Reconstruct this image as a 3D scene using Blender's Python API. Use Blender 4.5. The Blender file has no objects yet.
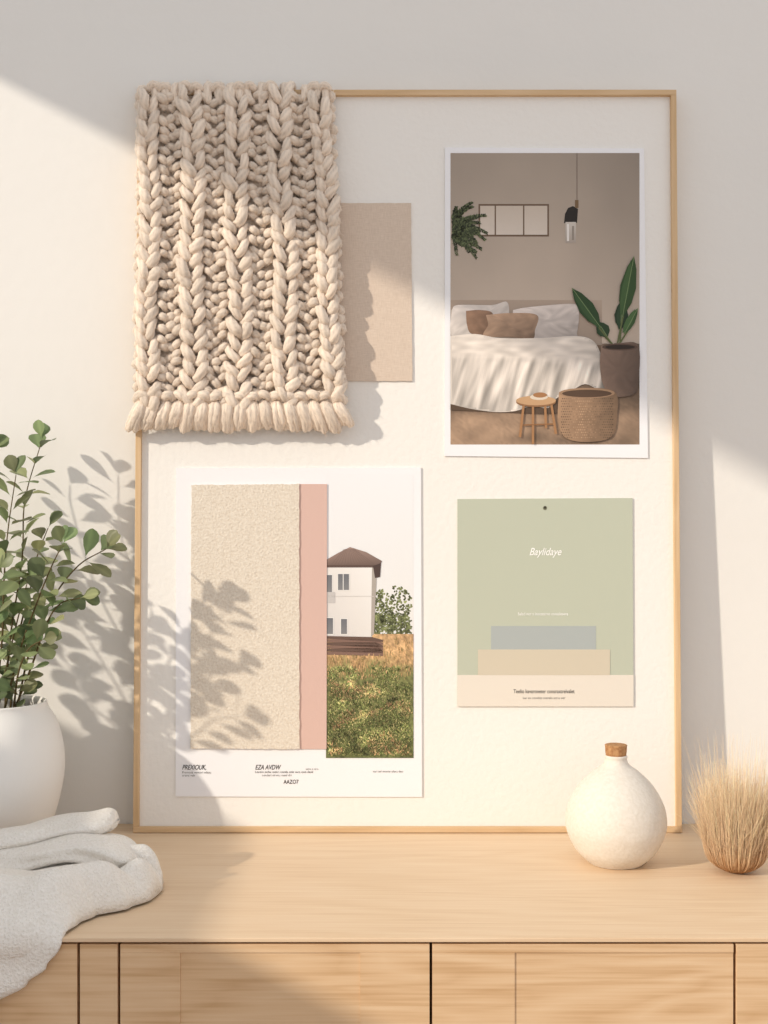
import bpy, bmesh, math, random
from mathutils import Vector, Matrix, noise
random.seed(7)
R=random.random
def RU(a,b): return a+(b-a)*random.random()
scene=bpy.context.scene
scene.view_settings.view_transform='Standard'
scene.view_settings.look='None'

# ---------------------------------------------------------------- measures
TOP=0.75; D=1.6; F=1248.0; CZ=TOP+0.399
FRONT=-0.431
def W(px,py,y):
    d=D+y
    return Vector(((px-384)*d/F, y, CZ-(py-512)*d/F))

def lin(c):
    o=[]
    for v in c[:3]:
        v=v/255.0
        o.append(v/12.92 if v<=0.04045 else ((v+0.055)/1.055)**2.4)
    return (o[0],o[1],o[2],1.0)

# ---------------------------------------------------------------- materials
def newmat(name):
    m=bpy.data.materials.new(name); m.use_nodes=True
    nt=m.node_tree; b=nt.nodes['Principled BSDF']
    return m,nt,b
def plain(name,c,rough=0.7,bump=0.0,scale=200,c2=None,detail=4,dist=0.001,stretch=(1,1,1),cscale=None):
    m,nt,b=newmat(name)
    b.inputs['Base Color'].default_value=lin(c); b.inputs['Roughness'].default_value=rough
    b.inputs['Specular IOR Level'].default_value=0.3
    tc=nt.nodes.new('ShaderNodeTexCoord'); mp=nt.nodes.new('ShaderNodeMapping')
    mp.inputs['Scale'].default_value=stretch
    nt.links.new(tc.outputs['Object'],mp.inputs['Vector'])
    n=nt.nodes.new('ShaderNodeTexNoise'); n.inputs['Scale'].default_value=scale; n.inputs['Detail'].default_value=detail
    nt.links.new(mp.outputs[0],n.inputs['Vector'])
    if bump>0:
        bp=nt.nodes.new('ShaderNodeBump'); bp.inputs['Strength'].default_value=bump; bp.inputs['Distance'].default_value=dist
        nt.links.new(n.outputs['Fac'],bp.inputs['Height']); nt.links.new(bp.outputs[0],b.inputs['Normal'])
    if c2:
        n2=n
        if cscale:
            n2=nt.nodes.new('ShaderNodeTexNoise'); n2.inputs['Scale'].default_value=cscale; n2.inputs['Detail'].default_value=detail
            nt.links.new(mp.outputs[0],n2.inputs['Vector'])
        r=nt.nodes.new('ShaderNodeValToRGB'); r.color_ramp.elements[0].position=0.35; r.color_ramp.elements[1].position=0.65
        r.color_ramp.elements[0].color=lin(c); r.color_ramp.elements[1].color=lin(c2)
        nt.links.new(n2.outputs['Fac'],r.inputs[0]); nt.links.new(r.outputs[0],b.inputs['Base Color'])
    return m
def wood(name,ca,cb,cc,ring=1.0,fine=1.0,off=(0,0,0),ringamt=0.5):
    m,nt,b=newmat(name); b.inputs['Roughness'].default_value=0.5
    b.inputs['Specular IOR Level'].default_value=0.3
    N=nt.nodes.new; Lk=nt.links.new
    tc=N('ShaderNodeTexCoord'); mp=N('ShaderNodeMapping'); mp.inputs['Location'].default_value=off
    mp.inputs['Scale'].default_value=(1.0,7,7)
    Lk(tc.outputs['Object'],mp.inputs['Vector'])
    n=N('ShaderNodeTexNoise'); n.inputs['Scale'].default_value=2.2*ring; n.inputs['Detail'].default_value=2; n.inputs['Distortion'].default_value=0.4
    Lk(mp.outputs[0],n.inputs['Vector'])
    mu=N('ShaderNodeMath'); mu.operation='MULTIPLY'; mu.inputs[1].default_value=9
    Lk(n.outputs['Fac'],mu.inputs[0])
    fr=N('ShaderNodeMath'); fr.operation='PINGPONG'; fr.inputs[1].default_value=0.5
    Lk(mu.outputs[0],fr.inputs[0])
    mp2=N('ShaderNodeMapping'); mp2.inputs['Scale'].default_value=(1.5,60,60); mp2.inputs['Location'].default_value=off
    Lk(tc.outputs['Object'],mp2.inputs['Vector'])
    n2=N('ShaderNodeTexNoise'); n2.inputs['Scale'].default_value=5*fine; n2.inputs['Detail'].default_value=6
    Lk(mp2.outputs[0],n2.inputs['Vector'])
    mx=N('ShaderNodeMath'); mx.operation='MULTIPLY_ADD'; mx.inputs[1].default_value=ringamt
    Lk(fr.outputs[0],mx.inputs[0]); Lk(n2.outputs['Fac'],mx.inputs[2])
    r=N('ShaderNodeValToRGB'); e=r.color_ramp.elements
    e[0].position=0.3; e[0].color=lin(ca); e[1].position=1.0; e[1].color=lin(cc)
    k=e.new(0.65); k.color=lin(cb)
    Lk(mx.outputs[0],r.inputs[0]); Lk(r.outputs[0],b.inputs['Base Color'])
    bp=N('ShaderNodeBump'); bp.inputs['Strength'].default_value=0.1; bp.inputs['Distance'].default_value=0.0004
    Lk(n2.outputs['Fac'],bp.inputs['Height']); Lk(bp.outputs[0],b.inputs['Normal'])
    return m
def vcol(name,rough=0.6,bump=0.0,bs=900,trans=0.0,sheen=0.0):
    m,nt,b=newmat(name)
    a=nt.nodes.new('ShaderNodeAttribute'); a.attribute_name='Col'
    nt.links.new(a.outputs['Color'],b.inputs['Base Color']); b.inputs['Roughness'].default_value=rough
    b.inputs['Specular IOR Level'].default_value=0.3
    if bump>0:
        tc=nt.nodes.new('ShaderNodeTexCoord'); n=nt.nodes.new('ShaderNodeTexNoise'); n.inputs['Scale'].default_value=bs; n.inputs['Detail'].default_value=3
        bp=nt.nodes.new('ShaderNodeBump'); bp.inputs['Strength'].default_value=bump; bp.inputs['Distance'].default_value=0.001
        nt.links.new(tc.outputs['Object'],n.inputs['Vector']); nt.links.new(n.outputs['Fac'],bp.inputs['Height']); nt.links.new(bp.outputs[0],b.inputs['Normal'])
    if trans>0:
        out=nt.nodes['Material Output']; t=nt.nodes.new('ShaderNodeBsdfTranslucent'); mxs=nt.nodes.new('ShaderNodeMixShader')
        nt.links.new(a.outputs['Color'],t.inputs['Color']); mxs.inputs[0].default_value=trans
        nt.links.new(b.outputs[0],mxs.inputs[1]); nt.links.new(t.outputs[0],mxs.inputs[2]); nt.links.new(mxs.outputs[0],out.inputs['Surface'])
    if sheen>0: b.inputs['Sheen Weight'].default_value=sheen
    return m
def weave(name,c1,c2,scale,bump=0.5,long=0.12,dist=0.0008):
    m,nt,b=newmat(name); N=nt.nodes.new; Lk=nt.links.new
    b.inputs['Roughness'].default_value=0.95; b.inputs['Specular IOR Level'].default_value=0.1
    tc=N('ShaderNodeTexCoord')
    fac=[]
    for st in ((1,long,1),(long,1,1)):
        mp=N('ShaderNodeMapping'); mp.inputs['Scale'].default_value=st; Lk(tc.outputs['Object'],mp.inputs['Vector'])
        n=N('ShaderNodeTexNoise'); n.inputs['Scale'].default_value=scale; n.inputs['Detail'].default_value=2; Lk(mp.outputs[0],n.inputs['Vector']); fac.append(n)
    s=N('ShaderNodeMath'); s.operation='ADD'; Lk(fac[0].outputs['Fac'],s.inputs[0]); Lk(fac[1].outputs['Fac'],s.inputs[1])
    hf=N('ShaderNodeMath'); hf.operation='MULTIPLY'; hf.inputs[1].default_value=0.5; Lk(s.outputs[0],hf.inputs[0])
    r=N('ShaderNodeValToRGB'); r.color_ramp.elements[0].position=0.35; r.color_ramp.elements[1].position=0.65
    r.color_ramp.elements[0].color=lin(c1); r.color_ramp.elements[1].color=lin(c2)
    Lk(hf.outputs[0],r.inputs[0]); Lk(r.outputs[0],b.inputs['Base Color'])
    bp=N('ShaderNodeBump'); bp.inputs['Strength'].default_value=bump; bp.inputs['Distance'].default_value=dist
    Lk(hf.outputs[0],bp.inputs['Height']); Lk(bp.outputs[0],b.inputs['Normal'])
    return m

M_wall=plain('wall_plaster',(232,230,226),0.9,0.25,60,c2=(235,233,229),detail=6,dist=0.002,cscale=3)
M_floor=wood('floor_wood',(190,160,125),(175,142,108),(150,118,86))
M_oak=wood('oak_top',(232,208,178),(226,198,165),(214,183,148),ring=0.7,ringamt=0.4)
M_oakf=wood('oak_front',(230,200,164),(221,187,148),(202,164,122),ring=1.0,off=(0.3,0.1,0.35),ringamt=0.6)
M_frame=wood('oak_frame',(222,192,154),(212,180,140),(196,163,122),ring=1.0)
M_dark=plain('shadow_gap_wood',(120,92,66),0.8)
M_board=plain('textured_board',(241,238,233),0.9,0.5,140,detail=6,dist=0.0012)
M_paper=plain('white_paper',(242,242,245),0.6,0.08,80,dist=0.0005)
M_print=vcol('printed_ink',0.55)
M_white=plain('ceramic_white',(230,223,213),0.75,0.5,260,c2=(223,215,203),dist=0.001,detail=5)
M_pot=plain('pot_ceramic',(238,236,232),0.6,0.3,90,dist=0.001)
M_soil=plain('soil',(60,45,34),1,1.0,150,c2=(90,70,52),dist=0.004)
M_cork=plain('cork',(190,146,102),0.9,0.6,300,c2=(158,112,74),dist=0.001)
M_leaf=vcol('leaf_green',0.40,trans=0.28)
M_stem=plain('stem_brown',(96,82,52),0.8)
M_grass=vcol('dried_grass',0.8,trans=0.2)
M_yarn=vcol('wool_yarn',0.95,bump=0.9,bs=850,sheen=0.3)
M_cloth=plain('terry_cloth',(236,231,223),0.95,1.0,380,c2=(245,241,235),dist=0.0022,detail=4)
M_linen=weave('boucle_fabric',(216,204,188),(234,225,211),420,0.9,long=0.7,dist=0.0014)
M_swatch=weave('cotton_swatch',(208,190,173),(222,205,189),900,0.4)
M_pink=plain('pink_card',(216,184,173),0.8,0.1,300)
M_sage=plain('sage_card',(191,196,178),0.7,0.06,200)
M_cream=plain('cream_card',(230,222,210),0.7,0.06,200)
M_blue=plain('blue_grey_card',(174,181,180),0.7)
M_beige=plain('beige_card',(210,200,180),0.7)
M_tw=plain('ink_white',(250,250,246),0.6)
M_tk=plain('ink_black',(60,56,54),0.6)
M_tg=plain('ink_grey',(110,106,102),0.6)

# ---------------------------------------------------------------- mesh helpers
def mk(name,verts,faces,mat,parent=None,smooth=False,mw=None,cols=None):
    me=bpy.data.meshes.new(name); me.from_pydata([tuple(v) for v in verts],[],faces)
    if mat: me.materials.append(mat)
    if cols:
        ca=me.color_attributes.new('Col','FLOAT_COLOR','POINT')
        flat=[x for c in cols for x in c]
        ca.data.foreach_set('color',flat)
    me.update()
    if smooth:
        me.polygons.foreach_set('use_smooth',[True]*len(me.polygons))
    o=bpy.data.objects.new(name,me); scene.collection.objects.link(o)
    if mw is not None: o.matrix_world=mw
    if parent: o.parent=parent
    return o
def empty(name,mw=None):
    e=bpy.data.objects.new(name,None); scene.collection.objects.link(e)
    e.empty_display_size=0.05
    if mw is not None: e.matrix_world=mw
    return e
def box(name,x0,x1,y0,y1,z0,z1,mat,parent=None,bev=0.0):
    v=[(x,y,z) for x in (x0,x1) for y in (y0,y1) for z in (z0,z1)]
    f=[(0,1,3,2),(4,6,7,5),(0,4,5,1),(2,3,7,6),(0,2,6,4),(1,5,7,3)]
    o=mk(name,v,f,mat,parent)
    bm=bmesh.new(); bm.from_mesh(o.data); bmesh.ops.recalc_face_normals(bm,faces=bm.faces)
    if bev>0: bmesh.ops.bevel(bm,geom=bm.edges[:],offset=bev,segments=3,affect='EDGES',profile=0.6)
    bm.to_mesh(o.data); bm.free()
    return o
def lathe(name,prof,mat,center,parent=None,n=96,wob=0.0):
    vs=[];fs=[]
    for i,(r,z) in enumerate(prof):
        for k in range(n):
            a=2*math.pi*k/n
            rr=r*(1+wob*noise.noise(Vector((math.cos(a)*2,math.sin(a)*2,z*20))))
            vs.append((center[0]+rr*math.cos(a),center[1]+rr*math.sin(a),center[2]+z))
    for i in range(len(prof)-1):
        for k in range(n):
            a=i*n+k;b=i*n+(k+1)%n
            fs.append((a,b,b+n,a+n))
    fs.append(tuple(reversed(range(n)))); 
    fs.append(tuple(range((len(prof)-1)*n,len(prof)*n)))
    return mk(name,vs,fs,mat,parent,smooth=True)
def catmull(P,n):
    out=[]
    P=[P[0]+(P[0]-P[1])]+list(P)+[P[-1]+(P[-1]-P[-2])]
    for i in range(1,len(P)-2):
        for k in range(n):
            t=k/n
            a,b,c,d=P[i-1],P[i],P[i+1],P[i+2]
            out.append(0.5*((2*b)+(c-a)*t+(2*a-5*b+4*c-d)*t*t+(3*b-a-3*c+d)*t**3))
    out.append(P[-2]); return out
def prof(P,n=8):
    return [(max(v.x,0.0001),v.y) for v in catmull([Vector((a,b)) for a,b in P],n)]

# ---------------------------------------------------------------- room
wall_back=box('wall_back',-1.2,2.6,0,0.1,0,2.7,M_wall)
floor=box('floor',-1.2,2.6,-3.6,0.1,-0.06,0,M_floor)
WT=2.07; WS=1.235; WY0=-2.7; WY1=-0.22
wl=empty('wall_left')
box('pier_back',-1.2,-1.1,WY1,0.0,0,2.7,M_wall,wl)
box('pier_front',-1.2,-1.1,-3.6,WY0,0,2.7,M_wall,wl)
box('header',-1.2,-1.1,WY0,WY1,WT,2.7,M_wall,wl)
box('apron',-1.2,-1.1,WY0,WY1,0,WS,M_wall,wl)
w1=empty('window_1')
M_wf=plain('window_paint',(240,240,238),0.5)
xa,xb=-1.165,-1.135
box('jamb_a',xa,xb,WY1-0.03,WY1,WS,WT,M_wf,w1); box('jamb_b',xa,xb,WY0,WY0+0.03,WS,WT,M_wf,w1)
box('rail_top',xa,xb,WY0,WY1,WT-0.012,WT,M_wf,w1); box('rail_bottom',xa,xb,WY0,WY1,WS,WS+0.012,M_wf,w1)
box('baseboard_back',-1.1,2.6,-0.015,0.0,0,0.08,M_wf)

# ---------------------------------------------------------------- sideboard
sb=empty('oak_sideboard')
SX0,SX1=-0.95,0.95
box('top_panel',SX0,SX1,FRONT,-0.002,TOP-0.0042,TOP,M_oak,sb,0.0010)
box('carcass',SX0+0.004,SX1-0.004,FRONT+0.02,-0.016,0.14,TOP-0.0042,M_oakf,sb)
yf=FRONT+0.0015; yb=FRONT+0.02
zt=TOP-0.0065
S=F/(D+FRONT)
X=lambda px:(px-384)/S
g=0.0013
def drawer(i,xa,xb,grooves,deep):
    zr=0.7355
    box(f'front_{i}_rail',xa+g,xb-g,yf,yb,zr,zt,M_oakf,sb,0.0005)
    xs=[xa+g]+[X(p) for p in grooves]+[xb-g]
    for k in range(len(xs)-1):
        dd=0.0012 if k==deep else 0.0
        box(f'front_{i}_panel_{k}',xs[k],xs[k+1],yf+0.0001+dd,yb,0.16,zr,M_oakf,sb,0.0002)
def plainf(i,xa,xb):
    box(f'front_{i}',xa+g,xb-g,yf,yb,0.16,zt,M_oakf,sb,0.0006)
plainf(0,SX0,-0.60); plainf(1,-0.60,X(78)); plainf(2,X(78),X(118.5))
drawer(3,X(118.5),X(431),[180,360],1); drawer(4,X(431),X(735.5),[515],1)
plainf(5,X(735.5),0.64); plainf(6,0.64,SX1)
for k,(lx,ly) in enumerate([(SX0+0.05,FRONT+0.06),(SX1-0.05,FRONT+0.06),(SX0+0.05,-0.06),(SX1-0.05,-0.06)]):
    box(f'leg_{k}',lx-0.02,lx+0.02,ly-0.02,ly+0.02,0,0.14,M_oakf,sb,0.003)
box('gap_shadow_rail',SX0+0.006,SX1-0.006,FRONT+0.0195,FRONT+0.0205,0.15,TOP-0.005,M_dark,sb)

# ---------------------------------------------------------------- framed board (leans on wall)
FW=0.682; FH=0.9335
lean=math.atan(0.030/FH)
up=Vector((0,math.sin(lean),math.cos(lean))); nr=Vector((0,-math.cos(lean),math.sin(lean)))
O=Vector((0.0292,-0.0445,TOP+0.0005))
MB=Matrix(((1,up.x,nr.x,O.x),(0,up.y,nr.y,O.y),(0,up.z,nr.z,O.z),(0,0,0,1)))
MBi=MB.inverted()
cam_l=MBi@Vector((0,-D,CZ))
def B(px,py,z=0.0):
    w=W(px,py,-0.5); p=MBi@w
    t=(z-cam_l.z)/(p.z-cam_l.z)
    q=cam_l+(p-cam_l)*t
    return Vector((q.x,q.y,z))
fr=empty('framed_pinboard',MB)
def lbox(name,x0,x1,y0,y1,z0,z1,mat,parent,bev=0):
    o=box(name,x0,x1,y0,y1,z0,z1,mat,None,bev); o.parent=parent; return o
h=FW/2; t=0.0072
lbox('frame_bottom',-h,h,0,t,-0.014,0.006,M_frame,fr,0.0008)
lbox('frame_top',-h,h,FH-t,FH,-0.014,0.006,M_frame,fr,0.0008)
def vwood():
    m=M_frame.copy(); m.name='oak_frame_vertical'
    for n in m.node_tree.nodes:
        if n.type=='MAPPING':
            s=n.inputs['Scale'].default_value; n.inputs['Scale'].default_value=(s[1],s[0],s[1])
    return m
M_fv=vwood()
lbox('frame_left',-h,-h+t,t,FH-t,-0.014,0.006,M_fv,fr,0.0008)
lbox('frame_right',h-t,h,t,FH-t,-0.014,0.006,M_fv,fr,0.0008)
lbox('backing_board',-h+t-0.001,h-t+0.001,t-0.001,FH-t+0.001,-0.008,0.0,M_board,fr)

def sheet(name,pts,z0,z1,mat,parent=None,sub=0,mw=None,jit=0):
    """thin card with given corner pixels (tl,tr,br,bl)"""
    tl,tr,br,bl=[B(p[0],p[1],z1) for p in pts]
    n=max(1,sub); vs=[];fs=[]
    for j in range(n+1):
        for i in range(n+1):
            a=tl.lerp(tr,i/n).lerp(bl.lerp(br,i/n),j/n)
            if jit and (i in(0,n) or j in (0,n)):
                a=a+Vector((RU(-jit,jit),RU(-jit,jit),0))
            vs.append(a)
    for j in range(n):
        for i in range(n):
            a=j*(n+1)+i; fs.append((a,a+n+1,a+n+2,a+1))
    o=mk(name,vs,fs,mat,parent,mw=mw)
    s=o.modifiers.new('thick','SOLIDIFY'); s.thickness=z1-z0; s.offset=-1
    return o
class Pic:
    def __init__(s,z): s.v=[];s.f=[];s.c=[];s.z=z;s.l=0
    def layer(s,n=1): s.l+=n
    def poly(s,pts,col):
        z=s.z+s.l*0.00004; k=len(s.v)
        for i,p in enumerate(pts):
            s.v.append(B(p[0],p[1],z))
            c=col[i] if isinstance(col,list) else col
            s.c.append(lin(c))
        s.f.append(tuple(range(k,k+len(pts))))
    def rect(s,x0,y0,x1,y1,c,c2=None):
        s.poly([(x0,y0),(x0,y1),(x1,y1),(x1,y0)],[c,c2 or c,c2 or c,c])
    def ell(s,cx,cy,rx,ry,c,n=20,a0=0,rot=0):
        P=[]
        for i in range(n):
            a=-2*math.pi*i/n
            x=rx*math.cos(a);y=ry*math.sin(a)
            P.append((cx+x*math.cos(rot)-y*math.sin(rot),cy+x*math.sin(rot)+y*math.cos(rot)))
        s.poly(P,c)
    def leaf(s,x,y,ang,L,w,c):
        d=(math.cos(ang),math.sin(ang)); q=(-d[1],d[0]); P=[]
        prof_=[(0,0.05),(0.25,0.8),(0.5,1),(0.8,0.6),(1,0)]
        for t_,k in prof_: P.append((x+d[0]*L*t_+q[0]*w*k,y+d[1]*L*t_+q[1]*w*k))
        for t_,k in reversed(prof_[:-1]): P.append((x+d[0]*L*t_-q[0]*w*k,y+d[1]*L*t_-q[1]*w*k))
        s.poly(P,c)
    def stroke(s,pts,w,c):
        L=[];Rr=[]
        for i,p in enumerate(pts):
            a=pts[max(0,i-1)];b=pts[min(len(pts)-1,i+1)]
            dx,dy=b[0]-a[0],b[1]-a[1];m=math.hypot(dx,dy) or 1
            ww=w if not isinstance(w,list) else w[i]
            L.append((p[0]-dy/m*ww/2,p[1]+dx/m*ww/2));Rr.append((p[0]+dy/m*ww/2,p[1]-dx/m*ww/2))
        s.poly(L+Rr[::-1],c)
    def grid(s,fn,x0,y0,x1,y1,nx,ny,mask=None):
        """continuous-tone patch: colour from fn(x,y)"""
        for j in range(ny):
            for i in range(nx):
                xa=x0+(x1-x0)*i/nx; xb=x0+(x1-x0)*(i+1)/nx; ya=y0+(y1-y0)*j/ny; yb=y0+(y1-y0)*(j+1)/ny
                if mask and not mask((xa+xb)/2,(ya+yb)/2): continue
                s.poly([(xa,ya),(xa,yb),(xb,yb),(xb,ya)],[fn(xa,ya),fn(xa,yb),fn(xb,yb),fn(xb,ya)])
    def make(s,name,parent):
        o=mk(name,s.v,s.f,M_print,parent,cols=s.c)
        bm=bmesh.new();bm.from_mesh(o.data)
        for f in bm.faces:
            f.normal_update()
            if f.normal.z<0: f.normal_flip()
        bm.to_mesh(o.data);bm.free()
        return o
def text(body,px,py,hpx,mat,parent,z,bold=0,shear=0,name='lettering',sx=1.0,align='CENTER'):
    c=bpy.data.curves.new(name,'FONT'); c.body=body; c.size=hpx*0.00125*1.4; c.align_x=align; c.align_y='CENTER'
    c.offset=bold; c.shear=shear; c.materials.append(mat)
    o=bpy.data.objects.new(name,c); scene.collection.objects.link(o)
    p=B(px,py,z); o.location=p; o.scale=(sx,1,1); o.parent=parent
    return o
def cl(c): return tuple(max(0,min(255,v)) for v in c)
def mixc(a,b,t): return tuple(a[i]*(1-t)+b[i]*t for i in range(3))
def inpoly(x,y,P):
    r=False; j=len(P)-1
    for i in range(len(P)):
        xi,yi=P[i];xj,yj=P[j]
        if (yi>y)!=(yj>y) and x<(xj-xi)*(y-yi)/(yj-yi)+xi: r=not r
        j=i
    return r

# --- beige swatch beside the blanket
sw=empty('beige_fabric_swatch',MB)
sheet('cloth_piece',[(318,203),(411,203),(412.5,381),(318,381)],0.0004,0.0022,M_swatch,sw,sub=30,jit=0.0003)

# --- bedroom print
bp_=empty('bedroom_photo_print',MB)
sheet('paper',[(445,147.5),(644,148.5),(648,458),(444.5,456)],0.0004,0.0020,M_paper,bp_)
p=Pic(0.0021)
X0,Y0,X1,Y1=450.5,153,639.5,444.5
def wallc(x,y):
    u=(x-X0)/(X1-X0);v=(y-Y0)/190
    k=0.86+0.22*v-0.22*max(0,u-0.55)-0.12*max(0,0.25-u)+0.02*noise.noise(Vector((x*0.03,y*0.03,1)))
    return cl((192*k,176*k,161*k))
p.grid(wallc,X0,Y0,X1,Y0+191,20,20)
def floorc(x,y):
    n_=noise.noise(Vector((x*0.35,y*0.9,1)))*0.10+noise.noise(Vector((x*0.05,y*0.08,4)))*0.15
    k=1.0+n_-0.15*max(0,(x-600)/40)
    # contact darkening printed in the photograph
    k-=0.30*math.exp(-((x-590)/34)**2-((y-440)/7)**2)+0.25*math.exp(-((x-535)/22)**2-((y-438)/6)**2)
    k-=0.45*math.exp(-max(0,y-408)/5.0)*(1 if x<560 else 0.5)
    return cl((170*k,142*k,118*k))
p.grid(floorc,X0,343,X1,Y1,70,46)
p.layer()
def headc(x,y): 
    k=1-0.12*(y-300)/45; return cl((180*k,161*k,145*k))
p.grid(headc,X0,300,602,345,6,4); p.layer()
p.rect(478.5,204,549,236.5,(112,92,76)); p.layer()
for a,b in((480.2,494.6),(496,523),(524.4,547.3)): p.rect(a,205.8,b,234.7,(200,186,172),(214,202,190))
p.layer()
# pendant
p.stroke([(577,153),(577,204)],0.7,(116,100,90)); p.layer()
p.poly([(568,208),(573,206),(578,209),(577,223),(564,223),(565,214)],(42,36,32)); 
p.rect(575,200,578.5,208,(120,96,70)); p.layer()
p.rect(565.5,222,576,243,(206,197,188),(172,160,150)); p.layer(); p.rect(567,224,569,241,(232,227,222)); p.rect(572,226,574,240,(150,140,130)); p.layer()
# hanging fern
for f_ in range(44):
    an=RU(-1.5,1.5); L=RU(18,38)*(1 if abs(an)>0.4 else 0.95); x=X0+3; y=228+RU(-14,12)
    n_=int(L/1.3)
    for k_ in range(n_):
        t_=k_/n_
        fx=x+math.cos(an)*L*t_; fy=y+math.sin(an)*L*t_*0.9+5*t_*t_
        for sg in(-1,1):
            k=RU(0.5,1.3); a2=an+sg*RU(0.6,1.1); LL=(4.2*(1-t_*0.55))*RU(.8,1.2)
            ex=fx+math.cos(a2)*LL
            if ex>X0+0.5: p.leaf(max(fx,X0+.6),fy,a2,LL,RU(0.5,1.0),cl((80*k,88*k,60*k)))
    if f_%4==3:p.layer()
p.layer()
# bed : soft continuous-tone shapes
def softblob(pts,base,lx=-0.5,ly=-0.8,amt=0.14,nn=26,nz=0.05):
    P=[(v.x,v.y) for v in catmull([Vector(q) for q in pts+[pts[0]]],6)][:-1]
    xs=[q[0] for q in P];ys=[q[1] for q in P]
    cx,cy=sum(xs)/len(xs),sum(ys)/len(ys); rx=(max(xs)-min(xs))/2; ry=(max(ys)-min(ys))/2
    def col(x,y):
        k=1+amt*(lx*(x-cx)/rx+ly*(y-cy)/ry)+nz*noise.noise(Vector((x*0.18,y*0.25,base[0]*0.1)))*2
        return cl(tuple(c*k for c in base))
    m=len(P); rings=[1.0,0.85,0.65,0.4,0.15]
    for a,b in zip(rings,rings[1:]):
        for i in range(m):
            q=[P[i],P[(i+1)%m]]
            def s_(pt,r): return (cx+(pt[0]-cx)*r,cy+(pt[1]-cy)*r)
            quad=[s_(q[0],a),s_(q[1],a),s_(q[1],b),s_(q[0],b)]
            p.poly(quad,[col(*w_) for w_ in quad])
    inner=[(cx+(q[0]-cx)*0.15,cy+(q[1]-cy)*0.15) for q in P]; p.poly(inner,[col(*w_) for w_ in inner])
    p.layer()
softblob([(451.5,310),(458,305),(492,305),(507,302),(509,318),(506,334),(470,338),(451.5,336)],(208,199,192),nz=.07)
softblob([(513,310),(530,307),(574,304),(579,312),(577,332),(572,338),(520,338),(512,330)],(202,192,186),nz=.07)
softblob([(466,311),(480,310),(493,314),(490,334),(472,334),(467,325)],(146,116,95),nz=.07)
softblob([(486,315),(510,313),(537,315),(535,330),(532,339),(510,337),(484,336),(488,325)],(166,138,116),amt=0.2,nz=.07)
p.poly([(X0,395),(600,395),(596,413),(540,414),(X0,410)],(92,74,60)); p.layer()
du=[(X0,336),(475,334),(500,338),(540,338),(575,336),(592,340),(600,352),(606,372),(608,384),(600,390),(585,384),(570,392),(557,398),(548,408),(532,406),(515,411),(495,412),(472,409),(X0,404)]
def duv(x,y):
    edge=352+0.04*(x-450)+5*noise.noise(Vector((x*0.06,1,1)))
    f=noise.noise(Vector((x*0.13+ (y-340)*0.04,(y)*0.02,9)))
    f2=noise.noise(Vector((x*0.28+(y-340)*0.09,y*0.04,3)))
    top=noise.noise(Vector((x*0.07+y*.05,y*0.22,5)))
    v=max(0,min(1,(y-edge)/8))
    k=1.02+(top*0.16)*(1-v)+v*(f*0.36+f2*0.20-0.05-0.07*(y-edge)/50)
    if x>575: k-=0.14*(x-575)/30
    return cl((222*k,212*k,202*k))
duP=[(v.x,v.y) for v in catmull([Vector(q) for q in du],4)]
p.poly(duP,[duv(*q) for q in duP]); p.layer()
p.grid(duv,X0,334,609,413,110,44,mask=lambda x,y: all(inpoly(x+a,y+b,duP) for a,b in((-1,-1.1),(1,1.1),(1,-1.1),(-1,1.1))))
p.layer()
# right plant
for (x,y,tx,ty,w,c) in [(620,344,622,300,7,(40,58,38)),(612,344,598,322,7,(46,66,42)),(617,346,634,256,9,(54,78,44)),(614,346,572,288,8,(48,72,42)),(618,346,638,308,8,(60,86,50))]:
    mx_,my_=(x+tx*1.4)/2.4,(y+ty*1.4)/2.4
    p.stroke([(x,y),(mx_,my_+4)],1.6,(96,104,66)); p.layer()
    sx_,sy_=x+(tx-x)*0.32,y+(ty-y)*0.32
    an=math.atan2(ty-sy_,tx-sx_); L=math.hypot(tx-sx_,ty-sy_)
    ww=min(w,(X1-0.5-max(sx_,tx)+3)) if tx>630 else w
    p.leaf(sx_,sy_,an,L,max(4,ww),c); p.layer()
    q=(-math.sin(an),math.cos(an))
    p.leaf(sx_+q[0]*-w*0.25,sy_+q[1]*-w*0.25,an,L*0.93,w*0.4,(c[0]*1.25,c[1]*1.2,c[2]*1.25)); p.layer()
    p.stroke([(sx_,sy_),(tx,ty)],0.6,(120,140,96)); p.layer()
softblob([(601,346),(620,343),(638.5,346),(638,385),(632,395),(612,396),(603,384),(600,365)],(120,100,88),ly=-0.2,lx=-0.9,amt=0.2)
p.ell(620,347,18,3.4,(92,74,64)); p.layer(); p.ell(620,347,15,2.2,(52,42,34)); p.layer()
# basket
softblob([(559,392),(587,388),(615,392),(617,415),(612,436),(590,442),(566,438),(558,420)],(146,118,94),lx=-0.9,ly=-0.1,amt=0.2)
for r_ in range(16):
    y=398+r_*2.6
    for k in range(28):
        x=560+k*2.0+(r_%2)*1.0
        q=(1-abs(x-580)/70)*RU(0.85,1.1)
        if 560<x<613 and y<436+3*(1-((x-587)/27)**2): p.rect(x,y,x+1.3,y+1.2,cl((178*q,146*q,118*q)))
p.layer(); p.ell(587,393,28,5.2,(160,130,104)); p.layer(); p.ell(587,393.5,25,3.8,(88,68,54)); p.layer()
# stool
for a,b in(((524,402),(520,437)),((533,404),(533,444)),((551,402),(556,434)),((545,401),(546,428))): p.stroke([a,b],2.4,(168,124,86))
p.layer(); p.stroke([(523,425),(553,424)],1.4,(146,106,72)); p.layer()
p.ell(536,402,20,5.0,(146,108,76)); p.layer(); p.ell(536,400.5,20,4.8,(196,158,120)); p.layer()
p.ell(539,397,9,3.0,(220,206,188)); p.layer(); p.ell(540,395,7,2.6,(166,120,82)); p.layer()
p.make('printed_picture',bp_)

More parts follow.
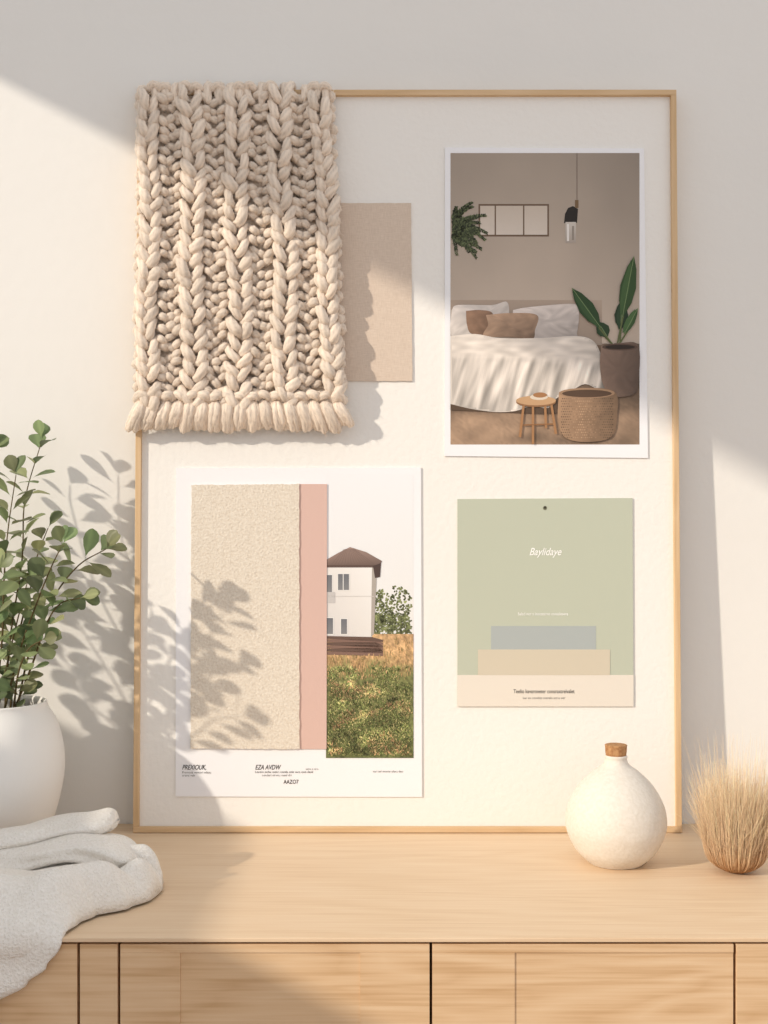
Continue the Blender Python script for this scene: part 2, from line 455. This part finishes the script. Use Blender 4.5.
# --- house poster
hp=empty('house_photo_poster',MB)
sheet('paper',[(176,468),(421,467.5),(422,797),(175.5,796.5)],0.0004,0.0020,M_paper,hp)
p=Pic(0.0021)
X0,Y0,X1,Y1=326,474,413.5,758
p.rect(X0,Y0,X1,640,(240,241,244),(234,233,231)); p.layer()
for i in range(900):
    a=RU(0,6.28);r=RU(0,1)**0.5
    x=399+math.cos(a)*r*15;y=612+math.sin(a)*r*26
    if i>400: x=RU(373,412);y=RU(614,638)
    if i%5==0: x=RU(373,384); y=RU(590,632)
    k=RU(0.75,1.3)*(0.95+0.5*noise.noise(Vector((x*0.2,y*0.2,1))))
    if x<X1-3: p.leaf(max(x,X0+2),y,RU(0,6.28),RU(1.5,3.2),RU(0.7,1.5),cl((108*k,114*k,78*k)))
    if i%100==0:p.layer()
p.layer()
def field(x,y):
    v=max(0,min(1,(y-634)/124))
    n1=noise.noise(Vector((x*0.06,y*0.09,2))); n2=noise.noise(Vector((x*0.35,y*0.25,7))); n3=noise.noise(Vector((x*0.9,y*0.6,5)))
    gold=mixc((210,172,128),(194,160,112),v*2 if v<.5 else 1)
    green=mixc((136,136,88),(104,110,68),v)
    t=max(0,min(1,(y-660+n1*18)/14))
    c=mixc(gold,green,t); k=1+0.28*n2+0.22*n3+0.2*n1
    return cl(tuple(q*k for q in c))
p.grid(field,X0,634,X1,Y1,60,90); p.layer()
# house
p.poly([(X0,562),(375,562),(372,637),(X0,637)],[(232,228,224),(242,240,238),(230,226,222),(216,212,210)]); p.layer()
p.poly([(372,564),(377,566),(374,634),(371,637)],(176,168,160)); p.layer()
p.poly([(X0,560),(338,553),(350,547),(366,552),(382,561),(380,566),(X0,566)],[(152,128,118),(152,128,118),(164,140,130),(146,122,112),(126,106,98),(110,92,86),(122,102,94)]); p.layer()
p.rect(X0,565,379,567.5,(98,80,74)); p.layer()
p.poly([(373,566),(381,563),(380,577),(375,578)],(80,64,60)); p.layer()
for i in range(14): p.stroke([(331+i*3.4,565),(349+(i-6)*0.8,549)],0.3,(118,98,90))
p.layer()
for (a,b,c,d) in((338,574,349,590),(341,619,347,634),(X0+1,575,332,592),(X0+1,618,333,634)):
    p.rect(a-0.8,b-0.8,c+0.8,d+0.8,(236,234,230)); 
p.layer()
for (a,b,c,d) in((338,574,342.8,590),(343.6,574,349,590),(341,619,347,634),(X0,575,332,592),(X0,618,333,634)): p.rect(a,b,c,d,(112,114,120),(134,134,136))
p.layer(); p.rect(X0,592,335,603,(200,196,194)); p.rect(X0,596,374,596.6,(212,208,204)); p.layer()
for i in range(6):
    p.poly([(X0,636+i*3.2),(372+i*2,637+i*2.6),(383,640+i*2.8),(383,642+i*2.8),(X0,638.6+i*3.2)],(108+26*(i%2),86+20*(i%2),76+18*(i%2)))
p.layer()
for i in range(420):
    x=RU(X0+1,X1-2);y=RU(640 if x>384 else 657,680);k=RU(0.85,1.15)
    p.stroke([(x,y),(x+RU(-.8,.8),y-RU(2,4))],0.5,random.choice([(214*k,176*k,130*k),(190*k,158*k,110*k),(160*k,144*k,96*k)]))
p.layer()
for i in range(4200):
    v=(i/4200); y=668+(Y1-670)*v; x=RU(X0+2,X1-3)
    n_=noise.noise(Vector((x*0.07,y*0.07,3)))
    n2=noise.noise(Vector((x*0.03,y*0.05,8)))
    k=1.04+0.6*n_+RU(-.25,.28)
    an=-math.pi/2+RU(-1.1,1.1); L=RU(1.6,4.2)
    if y<684 and n_<0: continue
    c=random.choice([(134,136,86),(114,122,74),(156,150,104),(100,108,66)]) if n2<0.10 or R()<.4 else random.choice([(186,164,118),(174,140,104),(156,148,98)])
    x2=x+math.cos(an)*L
    if x2<X0 or x2>X1: continue
    p.leaf(x,min(y,Y1-1),an,L,RU(0.35,0.8),cl(tuple(q*k for q in c)))
    if i%420==0:p.layer()
p.make('printed_picture',hp)
sheet('pink_strip',[(298,484),(327,484),(326.5,749),(298,749)],0.0021,0.0036,M_pink,hp)
sheet('boucle_piece',[(191.5,485),(299,484),(299.5,749),(190.5,748.5)],0.0024,0.0052,M_linen,hp,sub=60,jit=0.0005)
zt_=0.0023
text('PREXIOUK,',182,767.5,4.8,M_tk,hp,zt_,0.00008,0.3,align='LEFT',sx=0.72)
text('EZA AVDW',255,767.5,4.8,M_tk,hp,zt_,0.00008,0.3,align='LEFT',sx=0.72)
text('Prexiouk ventori edazu',182,772.5,2.2,M_tg,hp,zt_,align='LEFT')
text('oranti vels',182,775.5,2.2,M_tg,hp,zt_,align='LEFT')
text('Lorem avdw metri conda sele vara onti desk',255,772,2.3,M_tk,hp,zt_,align='LEFT')
text('condari ml eto vasel dri',262,775.3,2.2,M_tg,hp,zt_,align='LEFT')
text('salvo e tiro',312,769,2.0,M_tg,hp,zt_,align='CENTER')
text('AAZO7',291,782,4.0,M_tk,hp,zt_,0.00008,sx=0.8)
text('vari sel monte olara deo',388,771.5,2.2,M_tg,hp,zt_)

# --- sage card
gc=empty('sage_colour_card',MB)
sheet('card',[(457.5,499),(632.5,498),(633.5,706.5),(457.5,706.5)],0.0004,0.0020,M_sage,gc)
sheet('cream_strip',[(457.5,675),(633.5,675),(633.5,706.5),(457.5,706.5)],0.00201,0.0022,M_cream,gc)
sheet('blue_block',[(491,626),(596,626),(596,652),(491,652)],0.00201,0.0022,M_blue,gc)
sheet('beige_block',[(478,649.5),(610,649.5),(610,675),(478,675)],0.0022,0.0025,M_beige,gc)
p=Pic(0.0022); p.ell(545,508,2.1,2.1,(120,120,100)); p.layer(2); p.ell(545,507.6,1.2,1.2,(60,56,46)); p.layer(); p.make('pin_hole',gc)
text('Baylidaye',545,552,7.5,M_tw,gc,0.0023,0.00014,0.35,sx=0.82)
text('Saled nor s inocaterne consalesere',543,614,3.0,M_tw,gc,0.0023,0.00004,sx=0.85)
text('Teelio kavaroneter consraxtrelvalet',544,691.5,4.0,M_tk,gc,0.0024,0.00004,sx=0.75)
text('Lar ev condite meraln sol e ver',544,698,2.4,M_tg,gc,0.0024)

# ---------------------------------------------------------------- chunky knitted blanket
bl=empty('chunky_knit_blanket',MB)
BV=[];BF=[];BC=[]
HV=[];HF=[];HC=[]
ycol=(240,223,205)
def lobe(P,rad,nseg=14,nr=18,ply=5,tw=2.4,flat=0.9,tone=1.0,hairs=14,ends=0.35,amp=0.17,taper=0):
    pts=catmull([Vector(q) for q in P],max(2,nseg//(len(P)-1)))
    n=len(pts); base=len(BV); ph=RU(0,6.28)
    for i,c in enumerate(pts):
        t_=i/(n-1)
        tan=(pts[min(n-1,i+1)]-pts[max(0,i-1)]).normalized()
        side=tan.cross(Vector((0,0,1)))
        if side.length<0.1: side=Vector((1,0,0))
        side.normalize(); nn=side.cross(tan).normalized()
        e=math.sin(math.pi*min(1,max(0,t_)))
        r=rad*(ends+(1-ends)*max(e,0)**0.55)*(1+taper*(t_-0.5))
        if i==0 or i==n-1: r*=0.45
        for k in range(nr):
            a=2*math.pi*k/nr
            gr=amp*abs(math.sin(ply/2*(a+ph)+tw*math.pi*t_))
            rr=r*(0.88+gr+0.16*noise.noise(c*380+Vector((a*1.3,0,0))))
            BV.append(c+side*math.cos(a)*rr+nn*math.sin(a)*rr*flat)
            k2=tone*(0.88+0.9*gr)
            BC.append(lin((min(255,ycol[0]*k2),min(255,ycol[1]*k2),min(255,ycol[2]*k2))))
    for i in range(n-1):
        for k in range(nr):
            a=base+i*nr+k;b=base+i*nr+(k+1)%nr
            BF.append((a,b,b+nr,a+nr))
    BF.append(tuple(base+k for k in reversed(range(nr)))); BF.append(tuple(base+(n-1)*nr+k for k in range(nr)))
    for _ in range(int(hairs*6)):
        i=random.randrange(0,n);k=random.randrange(nr)
        v=BV[base+i*nr+k]; d0=(v-pts[i]).normalized()
        d=(d0*0.5+Vector((RU(-1,1),RU(-1,1),RU(-.5,.6)))).normalized(); L=RU(0.002,0.0065)
        w_=d.cross(Vector((RU(-1,1),RU(-1,1),RU(-1,1)))).normalized()*0.00013
        bend=Vector((RU(-1,1),RU(-1.2,.6),RU(-1,.2)))*L*0.5
        q=len(HV); m1=v+d*L*0.5+bend*0.3; m2=v+d*L+bend
        HV.extend([v-w_,v+w_,m1+w_,m1-w_,m2]); HF.append((q,q+1,q+2,q+3)); HF.append((q+3,q+2,q+4))
        HC.extend([lin((245,231,216))]*5)
def xl(py): 
    t_=max(0,(py-90)/340); return 140-4*t_**1.6
def xr(py):
    t_=max(0,(py-90)/340); return 330+14*t_**0.9
def BX(s,py,z,wig=0): 
    a,b=xl(py),xr(py); return B(a+(b-a)*s+wig,py,z)
pitch=14.2
cent=[0.05,0.27,0.5,0.73,0.95]
for ci,c in enumerate(cent):
    ph=RU(0,pitch)*0.8
    wide=0.034 if ci in(0,4) else 0.043
    for r_ in range(24):
        y=98+r_*pitch+ph*0.5
        if y>401: continue
        wig=2.2*math.sin(y*0.035+ci*1.7)
        for sgn in(-1,1):
            j=lambda a=1.8: RU(-a,a)
            y0=y+RU(-2.2,2.2)+(pitch*0.42 if sgn>0 else 0)
            zz=RU(-.0025,.003)
            P=[BX(c,y0+8+j(),0.013,wig-sgn*1.5+j()),
               BX(c+sgn*wide*0.5,y0+2+j(),0.0265+zz,wig+j()),
               BX(c+sgn*wide*1.0,y0-7+j(),0.0245+zz,wig+j()),
               BX(c+sgn*wide*1.3,y0-14+j(),0.010,wig+j())]
            lobe(P,0.0063*RU(0.82,1.12),nseg=18,tone=RU(0.95,1.03),hairs=16,ends=0.5)
for ti in range(4):
    c=(cent[ti]+cent[ti+1])/2
    for sgn in(-1,0,1):
        off=RU(0,12)
        for r_ in range(32):
            y=95+r_*10.4+RU(-2.5,2.5)+off*.8
            if y>402: continue
            s0=c+sgn*0.038+RU(-.006,.006); ti_=RU(1.5,6)*(sgn or random.choice((-1,1)))
            top=0.0205+RU(-.0035,.003)-(0.002 if sgn==0 else 0)
            P=[BX(s0-0.028,y+ti_+2,0.006),BX(s0-0.008,y+ti_*0.3,top),BX(s0+0.010,y-ti_*0.3,top),BX(s0+0.028,y-ti_+3,0.006)]
            lobe(P,0.0050*RU(0.85,1.15),nseg=15,nr=14,tone=RU(0.93,1.0),hairs=8,ends=0.6)
for s,sg in((0.0,-1),(1.0,1)):
    for r_ in range(28):
        y=97+r_*11.2+RU(-2.5,2.5)
        P=[BX(s-sg*0.05,y+5,0.006),BX(s+sg*RU(-.006,0.012),y,0.014),BX(s-sg*0.035,y-7,0.008)]
        lobe(P,0.0054*RU(0.85,1.15),nseg=12,nr=12,tone=0.98,hairs=12,ends=0.6)
for k in range(17):
    s=(k+0.5)/17
    P=[BX(s-0.040,402+RU(-2,2),0.012),BX(s-0.012,396+RU(-2,2),0.026),BX(s+0.018,396+RU(-2,2),0.026),BX(s+0.040,402+RU(-1,3),0.012)]
    lobe(P,0.0056*RU(0.9,1.1),nseg=15,tone=RU(.95,1.02),hairs=14,ends=0.6)
nf=17
for k in range(nf):
    s=(k+0.5)/nf; fan=(s-0.5)
    ln=RU(-3,3)
    for m in range(5):
        o=(m-2)*0.0105; dz=0.003 if m in(1,2,3) else 0
        P=[BX(s+o*0.4,400,0.017+dz),BX(s+o+fan*0.03,409,0.0255+dz+RU(-.001,.001)),BX(s+o*1.1+fan*0.08,420+ln*0.5,0.022+dz,RU(-1,1)),BX(s+o*0.8+fan*0.11,429+ln+RU(-2,2),0.012+dz,RU(-1.5,1.5))]
        lobe(P,0.0041*RU(0.9,1.15),nseg=18,nr=12,tone=RU(0.95,1.05),hairs=12,ends=0.65,taper=0.2)
    if k<nf-1:
        P=[BX(s+0.03,402,0.008),BX(s+0.03+fan*0.07,414,0.014),BX(s+0.03+fan*0.10,424+RU(-3,1),0.008)]
        lobe(P,0.0062,nseg=12,nr=12,tone=0.9,hairs=10)
nt_=18
for k in range(nt_):
    s=(k+0.5)/nt_; q=B(xl(90)+(xr(90)-xl(90))*s,90,0.0); ytop=FH
    jx=RU(-.005,.005)
    P=[BX(s,104+RU(-3,3),0.020),Vector((q.x+jx,ytop-0.006,0.0165)),Vector((q.x+jx*0.5,ytop+0.0050+RU(-.003,.002),0.004)),Vector((q.x,ytop+0.0030,-0.0055))]
    lobe(P,0.0060*RU(0.8,1.15),nseg=18,nr=14,tone=RU(0.95,1.03),hairs=20,ends=0.6)
    P=[Vector((q.x-0.008,ytop-0.006,0.016)),Vector((q.x,ytop+RU(-.002,.003),0.020)),Vector((q.x+0.009,ytop-0.005,0.016))]
    if R()<0.6: lobe(P,0.0050,nseg=12,nr=12,hairs=14,ends=0.6)
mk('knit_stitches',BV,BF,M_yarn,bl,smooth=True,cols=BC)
mk('wool_fibres',HV,HF,M_yarn,bl,cols=HC)
gv=[];gf=[]
nx,ny=40,70
for j in range(ny+1):
    for i in range(nx+1):
        y=96+(404-96)*j/ny; s=0.015+0.97*i/nx
        gv.append(BX(s,y,0.0110+0.002*math.sin(i*2.1)*math.sin(j*1.7)))
for j in range(ny):
    for i in range(nx):
        a=j*(nx+1)+i; gf.append((a,a+nx+1,a+nx+2,a+1))
go=mk('knit_ground',gv,gf,M_yarn,bl,smooth=True,cols=[lin((226,207,188))]*len(gv))
sm=go.modifiers.new('t','SOLIDIFY'); sm.thickness=0.003; sm.offset=-1

# ---------------------------------------------------------------- bottle vase
vs=empty('ceramic_bottle_vase')
vc=((616-384)*1.42/F,-0.18,TOP)
lathe('vase_body',prof([(0.001,0.0),(0.026,0.0),(0.033,0.003),(0.046,0.016),(0.0555,0.036),(0.0568,0.052),(0.0530,0.069),(0.042,0.088),(0.027,0.103),(0.016,0.111),(0.0125,0.117),(0.0128,0.121),(0.0115,0.1225),(0.009,0.121)],8),M_white,vc,vs,wob=0.01)
lathe('cork_stopper',prof([(0.0001,0.116),(0.0095,0.116),(0.0105,0.119),(0.0118,0.125),(0.0122,0.132),(0.0116,0.1345),(0.0001,0.135)],4),M_cork,vc,vs,n=40,wob=0.03)

# ---------------------------------------------------------------- dried grass tuft
dg=empty('dried_grass_tuft')
gx=(736-384)*1.385/F; gy=-0.215; gcn=Vector((gx,gy,TOP))
V_=[];F_=[];C_=[]
def strand(P,w,c0,c1,nr=3):
    n=len(P); base=len(V_)
    for i,c in enumerate(P):
        t_=i/(n-1); tan=(P[min(n-1,i+1)]-P[max(0,i-1)]).normalized()
        s=tan.cross(Vector((0.3,1,0.2))).normalized(); q=s.cross(tan)
        r=w*(1-0.8*t_)
        for k in range(nr):
            a=2*math.pi*k/nr
            V_.append(c+s*math.cos(a)*r+q*math.sin(a)*r); C_.append(tuple(c0[m]*(1-t_)+c1[m]*t_ for m in range(4)))
    for i in range(n-1):
        for k in range(nr):
            a=base+i*nr+k;b=base+i*nr+(k+1)%nr; F_.append((a,b,b+nr,a+nr))
for i in range(4200):
    az=RU(0,6.283); u=R()**0.5
    dirv=Vector((math.cos(az),math.sin(az),0))
    rb=0.036*u*RU(0.86,1.02)
    hl=RU(0.050,0.100)
    wild=R()
    if wild<0.25: hl=RU(0.095,0.125)
    if wild<0.035: hl=RU(0.125,0.158)
    tip=rb*RU(0.8,1.5)+RU(0,0.014)*u*u
    jx=Vector((RU(-1,1),RU(-1,1),0))*RU(0.002,0.012)
    P=[gcn+dirv*0.014*u+Vector((0,0,0.002+0.002*(1-u))),
       gcn+dirv*rb*0.78+Vector((0,0,0.010+0.004*(1-u))),
       gcn+dirv*rb+Vector((0,0,0.026)),
       gcn+dirv*(rb*0.5+tip*0.5)+jx*0.4+Vector((0,0,0.026+(hl-0.026)*0.55)),
       gcn+dirv*tip+jx*1.5+Vector((0,0,hl))]
    k=RU(0.85,1.15)
    strand(catmull(P,3),RU(0.0002,0.00036),lin(cl((206*k,160*k,112*k))),lin(cl((246*k,222*k,190*k))))
mk('grass_strands',V_,F_,M_grass,dg,cols=C_)
lathe('seed_core',prof([(0.0005,0.0005),(0.014,0.002),(0.026,0.010),(0.030,0.024),(0.022,0.036),(0.001,0.042)],5),plain('grass_core',(176,134,94),0.95,0.8,300,c2=(150,110,74)),(gx,gy,TOP),dg,n=40,wob=0.05)

# ---------------------------------------------------------------- potted plant
pp=empty('potted_eucalyptus')
py_=-0.125; pc=((-4-384)*1.475/F,py_,TOP)
lathe('pot',prof([(0.001,0.0),(0.040,0.0),(0.048,0.004),(0.066,0.035),(0.0775,0.080),(0.0785,0.115),(0.071,0.148),(0.060,0.168),(0.0585,0.174),(0.056,0.1745),(0.054,0.168),(0.060,0.150)],8),M_pot,pc,pp)
lathe('potting_soil',[(0.001,0.150),(0.03,0.161),(0.057,0.158),(0.057,0.150)],M_soil,pc,pp,n=40,wob=0.1)
V_=[];F_=[];C_=[]
stemV=[];stemF=[]
def tube(P,w):
    n=len(P); base=len(stemV)
    for i,c in enumerate(P):
        t_=i/(n-1); tan=(P[min(n-1,i+1)]-P[max(0,i-1)]).normalized()
        s=tan.cross(Vector((0.3,1,0.2))).normalized(); q=s.cross(tan); r=w*(1-0.6*t_)
        for k in range(6):
            a=2*math.pi*k/6; stemV.append(c+s*math.cos(a)*r+q*math.sin(a)*r)
    for i in range(n-1):
        for k in range(6):
            a=base+i*6+k;b=base+i*6+(k+1)%6; stemF.append((a,b,b+6,a+6))
def leaf(p0,d,nrm,L,w):
    d=d.normalized(); s=d.cross(nrm).normalized(); nrm=s.cross(d).normalized()
    k=RU(0.80,1.22); hue=R()
    c=(106+42*hue,126+24*hue,88+22*hue); c=lin(cl(tuple(q*k for q in c))); cm=tuple(q*1.25 for q in c[:3])+(1,)
    base=len(V_); rows=[(0,0.02),(0.15,0.22),(0.35,0.68),(0.58,0.98),(0.8,0.88),(0.93,0.52),(1.0,0.05)]
    droop=RU(-0.1,0.28); fold=RU(0.1,0.35)
    for t_,ww in rows:
        c0=p0+d*L*(0.14+0.86*t_)-nrm*droop*L*t_*t_
        for q in(-1,-0.5,0,0.5,1):
            vv=c0+s*q*w*ww+nrm*(abs(q)*fold*w*ww)
            vv.y=min(vv.y,-0.006)
            V_.append(vv); C_.append(cm if q==0 else c)
    for i in range(len(rows)-1):
        for k_ in range(4):
            a=base+i*5+k_; F_.append((a,a+1,a+6,a+5))
    b=len(V_); 
    V_.extend([p0,p0+s*0.0004,p0+d*L*0.16+s*0.0004,p0+d*L*0.16]); C_.extend([c]*4); F_.append((b,b+1,b+2,b+3))
def branch(P,lsize=0.027,step=0.0135,start=0.12,bare=0):
    pts=catmull([Vector(q) for q in P],12)
    tube(pts,0.0015)
    d=0;acc=0;tot=sum((pts[i+1]-pts[i]).length for i in range(len(pts)-1)); k=0
    for i in range(len(pts)-1):
        seg=pts[i+1]-pts[i]; d+=seg.length; acc+=seg.length
        if d/tot<start: acc=0; continue
        if acc>step:
            acc=0;k+=1
            t_=seg.normalized(); a=Vector((RU(-1,1),RU(-1,1),RU(-1,1))).cross(t_).normalized(); b=t_.cross(a)
            ang=k*1.571+RU(-.4,.4)
            for sg in(0,math.pi):
                o=(a*math.cos(ang+sg)+b*math.sin(ang+sg)).normalized()
                dd=t_*RU(0.4,0.9)+o
                nn=(t_*1.0-o*0.6+Vector((RU(-.7,.3),RU(-1.2,-0.1),RU(-.1,.7))))
                sc=lsize*RU(0.75,1.15)*(0.72+0.28*math.sin(math.pi*min(1,0.15+0.8*(1-d/tot)+0.2)))
                leaf(pts[i],dd,nn,sc,sc*0.32)
    t_=(pts[-1]-pts[-2]).normalized()
    for _ in range(3): leaf(pts[-1],t_+Vector((RU(-.6,.6),RU(-.6,.6),RU(-.6,.6))),Vector((RU(-1,1),-1,RU(0,1))),lsize*0.75,lsize*0.26)
root=lambda dx,dy:Vector((pc[0]+dx,pc[1]+dy,TOP+0.155))
def Q(px,py,dy): return W(px,py,py_+dy)
st=[
 [root(0.01,0),Q(10,640,.01),Q(22,560,.03),Q(25,500,.055),Q(42,440,.07)],
 [root(0.02,0.01),Q(30,650,0),Q(52,600,0),Q(78,566,.0),Q(106,549,.0)],
 [root(0.02,-.01),Q(32,665,-.02),Q(46,625,-.03),Q(60,604,-.03),Q(80,598,-.03)],
 [root(0.0,-.01),Q(2,640,-.01),Q(4,580,-.0),Q(8,530,.02),Q(16,475,.04)],
 [root(-.01,0.01),Q(-10,620,.02),Q(-24,540,.04),Q(-20,470,.06),Q(-8,450,.07)],
 [root(0.01,0.02),Q(18,640,.03),Q(30,590,.05),Q(36,560,.05),Q(48,528,.05)],
 [root(-.02,0),Q(-40,640,.01),Q(-70,570,.02),Q(-90,510,.03)],
 [root(0.02,0),Q(18,675,-.04),Q(28,650,-.05),Q(42,640,-.06)],
 [root(0.0,-.02),Q(-10,670,-.04),Q(-8,620,-.05),Q(-2,570,-.05)],
 [root(0.0,0),Q(8,660,.0),Q(20,610,.01),Q(28,580,.01)],
 [root(-.03,0),Q(-60,670,0),Q(-100,630,.0),Q(-120,590,.0)],
 [root(0.01,-.01),Q(20,650,-.02),Q(38,600,-.03),Q(50,570,-.03),Q(62,545,-.03)],
]
for i,P in enumerate(st): branch(P,lsize=0.034 if i not in(2,7) else 0.031,step=0.0165)
mk('leaves',V_,F_,M_leaf,pp,smooth=True,cols=C_)
mk('stems',stemV,stemF,M_stem,pp,smooth=True)

# ---------------------------------------------------------------- draped towel
tw=empty('draped_towel')
def interp(tab,v):
    if v<=tab[0][0]: return tab[0][1]
    for (a,x),(b,y) in zip(tab,tab[1:]):
        if v<=b: 
            t_=(v-a)/(b-a); t_=t_*t_*(3-2*t_); return x+(y-x)*t_
    return tab[-1][1]
def b_of_y(y): return -0.225-y
EDGE=b_of_y(FRONT-0.003)
amax=[(0,-0.290),(0.015,-0.262),(0.04,-0.238),(0.07,-0.234),(0.10,-0.240),(0.125,-0.256),(0.15,-0.285),(0.175,-0.297),(EDGE,-0.302),(EDGE+0.02,-0.316),(EDGE+0.035,-0.335),(EDGE+0.055,-0.365)]
BL=EDGE+0.085
vs_=[];fs_=[]
na,nb=150,130
def towel_pt(i,j):
    v=j/nb; b=BL*v
    am=interp(amax,b)+0.002*noise.noise(Vector((b*60,3,1)))
    u=i/na
    a0=-0.56
    a=a0+(am-a0)*(u**0.85)
    dr=am-a; db=b; 
    e1=min(1,max(0,dr)/0.022); e2=min(1,db/0.02)
    ed=math.sqrt(max(0,1-(1-e1)**2))*math.sqrt(max(0,1-(1-e2)**2))
    over=max(0,min(1,(b-EDGE+0.05)/0.06))
    ang=math.atan2(b-0.05,-(a+0.20)); rad=math.hypot(a+0.20,b-0.05)
    wv=math.sin(ang*9+rad*14+1.5*noise.noise(Vector((a*9,b*9,0))))
    wv2=math.sin(ang*17-rad*30+2*noise.noise(Vector((a*14,b*14,5))))
    H=0.034*(1-over)+0.010*over
    hh=H+ (0.0100*wv+0.0045*wv2)*(1-0.35*over)*min(1,rad/0.03) +0.005*noise.noise(Vector((a*25,b*25,2)))
    hh*= 1-0.4*math.exp(-((b-0.105)/0.012)**2)*math.exp(-((dr-0.02)/0.04)**2)
    hh=max(0.0015,hh)*ed+0.0025
    if b<EDGE:
        y=-0.225-b; return Vector((a,y,TOP+hh)) if b<EDGE-0.012 else rnd(a,b,hh)
    return rnd(a,b,hh)
def rnd(a,b,hh):
    r=0.012; s=b-(EDGE-0.012); L=r*math.pi/2
    cy=FRONT-0.0005+0.012; cz=TOP-0.012
    if s<L:
        th=s/r; return Vector((a,cy-(r+hh)*math.sin(th),cz+(r+hh)*math.cos(th)))
    return Vector((a,cy-(r+hh),cz-(s-L)))
for j in range(nb+1):
    for i in range(na+1): vs_.append(towel_pt(i,j))
for j in range(nb):
    for i in range(na):
        a=j*(na+1)+i; fs_.append((a,a+na+1,a+na+2,a+1))
to=mk('towel_body',vs_,fs_,M_cloth,tw,smooth=True)
sm=to.modifiers.new('t','SOLIDIFY'); sm.thickness=0.002; sm.offset=1
def flap(name,C,wd,ht,seed,tail=0.3):
    pts=catmull(C,14); n=len(pts); vv=[];ff=[];nr=48
    for i,c in enumerate(pts):
        t_=i/(n-1)
        k=min(1,(1-t_)/0.10); k=math.sqrt(max(0.0,1-(1-k)**2))
        if i==n-1:k=0.04
        for q in range(nr):
            a=2*math.pi*q/nr
            cs,sn=math.cos(a),math.sin(a)
            rr=1+0.30*noise.noise(Vector((cs*1.4+seed,sn*1.4,t_*5)))+0.10*math.sin(3*a+t_*7+seed)
            crease=1-0.35*math.exp(-((a-5.6+0.5*t_)/0.25)**2)
            rr*=crease
            vv.append(c+Vector((0,-cs*wd*rr*(0.35+0.65*k),sn*ht*rr*k))+Vector((noise.noise(Vector((a,t_*4,seed)))*0.006*(t_),0,0)))
    for i in range(n-1):
        for q in range(nr):
            a=i*nr+q;b=i*nr+(q+1)%nr; ff.append((a,b,b+nr,a+nr))
    ff.append(tuple(range((n-1)*nr,n*nr)))
    return mk(name,vv,ff,M_cloth,tw,smooth=True)
flap('upper_fold',[W(-160,870,-.27),W(-60,852,-.262),W(10,840,-.26),W(70,828,-.255),W(117,820,-.25)],0.030,0.013,2.0)
flap('middle_fold',[W(-160,885,-.27),W(-60,872,-.275),W(20,858,-.28),W(80,848,-.285),W(140,858,-.285)],0.034,0.014,6.0)

# ---------------------------------------------------------------- light
sd=Vector((1.0,0.667,-0.52)).normalized()
sun=bpy.data.lights.new('sun','SUN'); sun.energy=2.9; sun.angle=math.radians(1.2); sun.color=(1.0,0.895,0.75)
so=bpy.data.objects.new('sun',sun); scene.collection.objects.link(so)
so.rotation_euler=sd.to_track_quat('-Z','Y').to_euler(); so.location=(-3,-2,3)
w=bpy.data.worlds.new('world'); scene.world=w; w.use_nodes=True
bg=w.node_tree.nodes['Background']; bg.inputs[0].default_value=(0.98,0.972,0.985,1); bg.inputs[1].default_value=0.82

cam=bpy.data.cameras.new('camera'); co=bpy.data.objects.new('camera',cam); scene.collection.objects.link(co)
co.location=(0,-D,CZ); co.rotation_euler=(math.pi/2,0,0)
cam.sensor_fit='VERTICAL'; cam.sensor_height=24; cam.lens=24*F/1024; cam.clip_start=0.05
scene.camera=co
